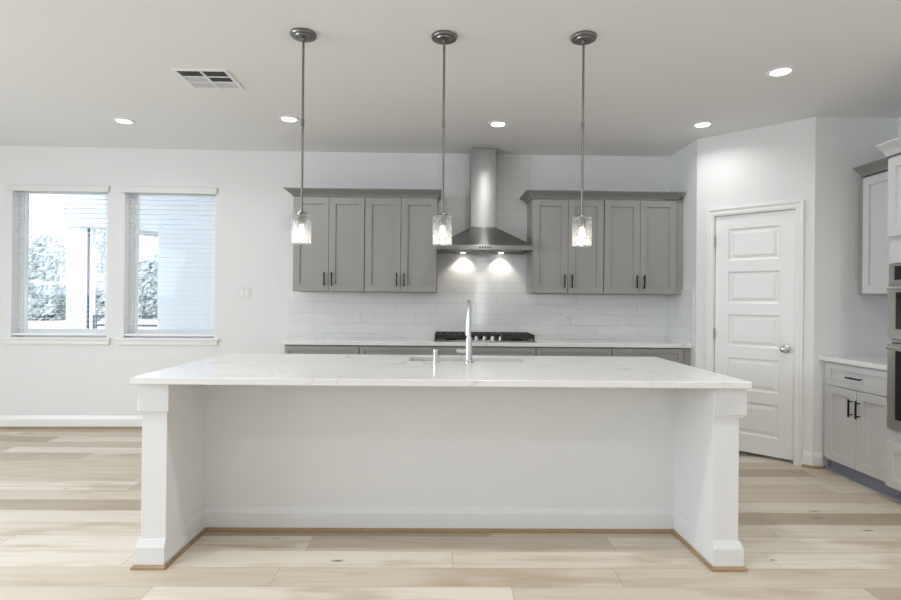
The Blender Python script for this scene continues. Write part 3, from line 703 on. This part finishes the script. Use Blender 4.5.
# tall oven cabinet
TX, TY = 2.95, 3.655; TL = (TX, TY, 0); TW = 0.78; td = XR-TX-0.003
oc = thing('oven_cabinet', 'tall window-lit grey oven cabinet at the right picture edge', 'cabinet', TL, RR)
body = MB(); body.box(0.0, 0, 0.095, 0.02, td, 2.265).box(TW-0.02, 0, 0.095, TW, td, 2.265).box(0.02, td-0.02, 0.095, TW-0.02, td, 2.265)
body.box(0.02, 0, 0.095, TW-0.02, td-0.02, 0.415).box(0.02, 0, 1.56, TW-0.02, td-0.02, 2.265).box(0.02, 0.0, 0.415, TW-0.02, 0.03, 0.475).box(0.02, 0, 1.045, TW-0.02, td-0.02, 1.06)
body.build('cabinet_body', 'cablit', oc)
MB().box(0, 0.08, 0, TW, td, 0.095).build('toe_kick', 'kick', oc)
xm = TW/2
for a, b, s in ((0.004, xm-0.002, 1), (xm+0.002, TW-0.004, -1)):
    d = shaker(MB(), a, b, 1.735, 2.25).build('door', 'cablit', oc)
    pull_v(b-0.033 if s > 0 else a+0.033, 1.78, 1.9, p=d)
d = shaker(MB(), 0.004, TW-0.004, 0.10, 0.400).build('drawer', 'cablit', oc); pull_h(xm-0.07, xm+0.07, 0.32, p=d)
crown('crown_moulding', 0.0, TW, 0.0, 0.0, 2.2655, 2.342, td, 'window-lit grey crown moulding on the tall oven cabinet', TL, RR, 'cablit')
def oven(name, label, cat, z0, z1, panel, hz):
    r = thing(name, label, cat, (TX, TY, z0), RR)
    h = z1-z0; x0, x1 = 0.03, TW-0.03
    MB().box(x0, 0.001, 0.004, x1, td-0.06, h-0.004).build('oven_body', 'ovensteel', r)
    dz1 = h-panel
    dm = MB(); b_ = 0.07
    dm.box(x0-0.008, -0.028, 0.004, x1+0.008, 0.0, b_).box(x0-0.008, -0.028, dz1-0.05, x1+0.008, 0.0, dz1-0.004).box(x0-0.008, -0.028, b_, x0+0.055, 0, dz1-0.05).box(x1-0.055, -0.028, b_, x1+0.008, 0, dz1-0.05)
    dd = dm.build('oven_door', 'ovensteel', r)
    MB().box(x0+0.056, -0.026, b_+0.001, x1-0.056, -0.004, dz1-0.051).build('glass_window', 'ovenglass', dd)
    hh = MB().cyl((x0+0.05, -0.075, hz), (x1-0.05, -0.075, hz), 0.012)
    for x in (x0+0.09, x1-0.09): hh.cyl((x, -0.028, hz), (x, -0.07, hz), 0.008)
    hh.build('oven_handle', 'chrome', dd, smooth=True)
    if panel > 0.03:
        pp = MB().box(x0-0.008, -0.022, dz1, x1+0.008, 0.0, h-0.002).build('control_panel', 'ovensteel', r)
        MB().box(x0+0.04, -0.0245, dz1+0.03, x1-0.04, -0.0215, h-0.016).build('display', 'ovenglass', pp)
    return r
oven('built_in_microwave', 'stainless built in microwave oven above the lower oven at right edge', 'microwave', 1.062, 1.556, 0.135, 0.33)
oven('wall_oven', 'stainless wall oven with black glass below the microwave at right edge', 'oven', 0.477, 1.042, 0.0, 0.535)

# ------------------------------------------------------------------ pendants
def pendant(x, y, label):
    r = thing('pendant_light', label, 'lamp', (x, y, 0), 0, 'glass cylinder pendants over the island')
    MB().lathe([(0.070, HC-0.0005), (0.072, HC-0.010), (0.068, HC-0.018), (0.052, HC-0.020), (0.050, HC-0.026), (0.014, HC-0.028), (0.012, HC-0.045)], 0, 0, 36).build('ceiling_canopy', 'nickel', r, smooth=True)
    for dx in (-0.035, 0.035): MB().lathe([(0.006, HC-0.026), (0.006, HC-0.030), (0.003, HC-0.032)], dx, -0.01, 10).build('screw', 'nickel', r)
    MB().cyl((0, 0, 1.775), (0, 0, HC-0.04), 0.0068, n=12).build('rod', 'nickel', r, smooth=True)
    zc = (HC+1.775)/2
    MB().lathe([(0.0095, zc-0.02), (0.0095, zc+0.02)], 0, 0, 14).build('coupling', 'nickel', r)
    MB().lathe([(0.009, 1.778), (0.020, 1.774), (0.030, 1.770), (0.032, 1.764), (0.028, 1.762)], 0, 0, 32).build('shade_cap', 'nickel', r, smooth=True)
    MB().lathe([(0.021, 1.765), (0.021, 1.712), (0.018, 1.706)], 0, 0, 24).build('socket', 'nickel', r, smooth=True)
    MB().lathe([(0.040, 1.7625), (0.0535, 1.757), (0.0535, 1.600), (0.0510, 1.600), (0.0510, 1.7545), (0.040, 1.7595)], 0, 0, 40, cap0=False, cap1=False).build('glass_shade', 'seeded', r, smooth=True)
    MB().lathe([(0.0375, 1.755), (0.0375, 1.612), (0.0360, 1.612), (0.0360, 1.755)], 0, 0, 32, cap0=False, cap1=False).build('inner_glass', 'shade', r, smooth=True)
    MB().lathe([(0.010, 1.708), (0.013, 1.695), (0.0175, 1.675), (0.0175, 1.655), (0.012, 1.637), (0.003, 1.630)], 0, 0, 20).build('bulb', 'bulb', r, smooth=True)
    l = bpy.data.lights.new('pendant_lamp', 'POINT'); l.energy = 0.14; l.shadow_soft_size = 0.018; l.color = (1, 0.92, 0.8)
    o = bpy.data.objects.new('pendant_lamp', l); C.objects.link(o); o.parent = r; o.location = (0, 0, 1.62)
    return r
pendant(-0.788, 3.125, 'left glass cylinder pendant light over the island, farthest from the pantry door')
pendant(-0.004, 3.125, 'middle glass cylinder pendant light over the island, in front of the hood')
pendant(0.772, 3.105, 'right glass cylinder pendant light over the island, closest to the pantry door')

# ------------------------------------------------------------------ ceiling fixtures
def downlight(x, y, label, energy=E_NEAR):
    r = thing('recessed_downlight', label, 'downlight', (x, y, HC), 0, 'recessed ceiling downlights')
    MB().lathe([(0.085, -0.0005), (0.084, -0.006), (0.066, -0.008), (0.058, -0.0035), (0.057, -0.0006)], 0, 0, 36).build('trim_ring', 'trim', r, smooth=True)
    MB().lathe([(0.0565, -0.0006), (0.0565, -0.0045)], 0, 0, 36).build('lens', 'lens', r)
    l = bpy.data.lights.new('downlight_lamp', 'AREA'); l.shape = 'DISK'; l.size = 0.11; l.energy = energy; l.color = (0.985, 0.985, 0.98); l.spread = math.radians(150)
    o = bpy.data.objects.new('downlight_lamp', l); C.objects.link(o); o.parent = r; o.location = (0, 0, -0.010)
downlight(-2.679, 4.72, 'leftmost recessed downlight in the ceiling, above the windows')
downlight(-1.273, 4.607, 'recessed downlight in the ceiling behind the left pendant')
downlight(0.449, 4.66, 'recessed downlight in the ceiling in front of the hood chimney')
downlight(2.138, 4.60, 'recessed downlight in the ceiling above the pantry corner')
downlight(2.137, 3.53, 'largest and nearest recessed downlight at upper right')
for y in (2.1, 0.2, -1.8):  # unseen rows added to light the floor and island front
    for x in (-4.2, -2.0, 0.45, 2.45):
        downlight(x, y, 'recessed downlight added out of view to light the floor and island', E_FILL*(0.4 if y < 2 else 1.1))
vt = thing('air_vent', 'white rectangular ceiling air vent with dark louvers', 'vent', (-1.585, 3.79, HC))
hx, hy = 0.178, 0.165
vf = MB(); e = 0.024
vf.box(-hx, -hy, -0.008, hx, -hy+e, -0.0005).box(-hx, hy-e, -0.008, hx, hy, -0.0005).box(-hx, -hy+e, -0.008, -hx+e, hy-e, -0.0005).box(hx-e, -hy+e, -0.008, hx, hy-e, -0.0005)
vf.box(-0.008, -hy+e, -0.008, 0.008, hy-e, -0.0005)
for y in (-0.045, 0.045): vf.box(-hx+e, y-0.006, -0.0075, hx-e, y+0.006, -0.0005)
vf.build('vent_frame', 'trim', vt, bevel=0.001)
MB().box(-hx+e, -hy+e, -0.002, hx-e, hy-e, -0.0006).build('duct', 'dark', vt)
sl = MB(); 
ys = -hy+e+0.006
while ys < hy-e-0.004:
    if min(abs(ys-(-0.045)), abs(ys-0.045)) > 0.009:
        for sd_, a, b in ((0, -hx+e+0.002, -0.010), (1, 0.010, hx-e-0.002)):
            t = 0.0065 if (ys > 0.045 or (ys > -0.045 and sd_ == 0)) else -0.005
            sl.poly_prism([(ys-t, -0.0022), (ys-t+0.0012, -0.0022), (ys+t+0.0012, -0.0072), (ys+t, -0.0072)], 'x', a, b)
    ys += 0.011
sl.build('louvers', 'louver', vt)
MB().box(0.035, hy-e-0.006, -0.03, 0.039, hy-e-0.002, -0.006).build('damper_lever', 'trim', vt)

# ------------------------------------------------------------------ outside the windows
struct(MB().poly_prism([(5.95, -0.8), (5.95, -0.3), (11.5, -0.26), (21, 0.38), (75, 0.42), (75, -0.8)], 'x', -60, 25).build('lawn_ground', 'grass'), 'pale lawn outside the windows')
struct(MB().box(-5.1, 5.95, 3.2, 0.5, 7.85, 3.3).build('ceiling_patio', 'soffit'), 'patio roof outside the windows')
struct(MB().box(-7.6, 5.9, -0.25, 2, 9.6, -0.05).build('patio_floor', 'concrete'), 'concrete patio outside the windows')
pc = thing('patio_column', 'square white column on the patio seen through the left window', 'column', (-5.0, 7.72, -0.05))
MB().box(-0.085, -0.085, 0.0, 0.085, 0.085, 2.3).build('shaft', 'extwhite', pc)
MB().box(-0.11, -0.11, 0.0, 0.11, 0.11, 0.16).build('column_base', 'extwhite', pc)
struct(MB().box(-5.1, 7.62, 2.25, -3.55, 7.85, 3.2).build('trim_patio_beam', 'extwhite'), 'white patio beam seen through the windows')
struct(MB().box(-3.84, 7.6, -0.05, 0.5, 7.8, 2.25).build('wall_patio', 'extwhite'), 'white exterior wall seen through the right window')
struct(MB().box(-3.55, 7.6, 2.25, 0.5, 7.8, 3.2).build('wall_patio_upper', 'extwhite'))
# neighbouring porch
pr = thing('porch_roof', 'grey sloping porch roof seen through the windows', 'roof', (-5.8, 10.6, 2.0))
MB().poly_prism([(-1.2, 0.68), (2.4, 0.34), (2.4, 0.50), (-1.2, 0.95)], 'y', -0.2, 1.6).build('roof_slab', 'soffit', pr)
pp = thing('porch_post', 'slim porch post seen at right of the left window', 'post', (-6.92, 11.0, -0.25))
MB().box(-0.06, -0.06, 0, 0.06, 0.06, 2.9).build('shaft', 'rail', pp)
MB().box(0.07, -0.04, 0, 0.13, 0.04, 2.9).build('white_facing', 'extwhite', pp)
def railing(x0, x1, y, label):
    r = thing('patio_railing', label, 'railing', (x0, y, -0.25))
    for z in (0.85, 1.0, 1.18): MB().box(0, -0.02, z-0.02, x1-x0, 0.02, z+0.02).build('rail', 'rail', r)
    for x in (0.02, x1-x0-0.02): MB().box(x-0.025, -0.025, 0, x+0.025, 0.025, 1.2).build('post', 'rail', r)
railing(-6.78, -6.2, 11.0, 'dark metal railing low in the left window')
railing(-6.0, -5.2, 11.0, 'dark metal railing low in the right window')
def tree(x, y, h, r, label, seed):
    rnd = random.Random(seed)
    t = thing('tree', label, 'tree', (x, y, 0.38), 0, 'trees beyond the patio')
    MB().tube([(0, 0, 0), (0.05, 0, h*0.4), (0.0, 0.05, h*0.75)], [0.08, 0.06, 0.03], 10).build('trunk', 'bark', t)
    mb = MB(); bm = mb.bm
    for k in range(2600):
        u = rnd.random()**0.5; th = rnd.random()*2*PI; ph = math.acos(2*rnd.random()-1)
        c = Vector((r*u*math.sin(ph)*math.cos(th), r*u*math.sin(ph)*math.sin(th), h*0.62+0.42*h*u*math.cos(ph)))
        s = 0.03+0.06*rnd.random(); a = Vector((rnd.gauss(0, 1), rnd.gauss(0, 1), rnd.gauss(0, 1))).normalized(); b = a.orthogonal().normalized(); d = a.cross(b)
        bm.faces.new([bm.verts.new(c+s*(b*1.6)), bm.verts.new(c+s*d*0.8), bm.verts.new(c-s*(b*1.6)), bm.verts.new(c-s*d*0.8)])
    mb.build('crown', 'leaf', t)
tree(-17.6, 25, 3.7, 1.05, 'pale tree left of the column in the left window', 1)
tree(-15.2, 26, 5.0, 1.1, 'pale tree beside the porch post in the left window', 2)
tree(-14.4, 30.5, 4.2, 1.5, 'pale tree seen through the right window', 3)
def hedge(x0, x1, y, h, label, seed):
    rnd = random.Random(seed); mb = MB(); bm = mb.bm
    for k in range(3500):
        c = Vector((x0+(x1-x0)*rnd.random(), y+rnd.uniform(-0.6, 0.6), 0.35+h*rnd.random()**0.8))
        s = 0.06+0.1*rnd.random(); a = Vector((rnd.gauss(0, 1), rnd.gauss(0, 1), rnd.gauss(0, 1))).normalized(); b = a.orthogonal().normalized(); d = a.cross(b)
        bm.faces.new([bm.verts.new(c+s*(b*1.6)), bm.verts.new(c+s*d*0.8), bm.verts.new(c-s*(b*1.6)), bm.verts.new(c-s*d*0.8)])
    tag(mb.build('hedge', 'leaf'), label, 'hedge')
hedge(-16.5, -15.2, 22.5, 1.45, 'low pale hedge under the tree in the left window', 5)
hedge(-14.1, -13.0, 22.5, 1.4, 'low pale hedge behind the railing in the left window', 7)
hedge(-13.5, -11.4, 25.5, 2.6, 'pale hedge behind the railing in the right window', 6)
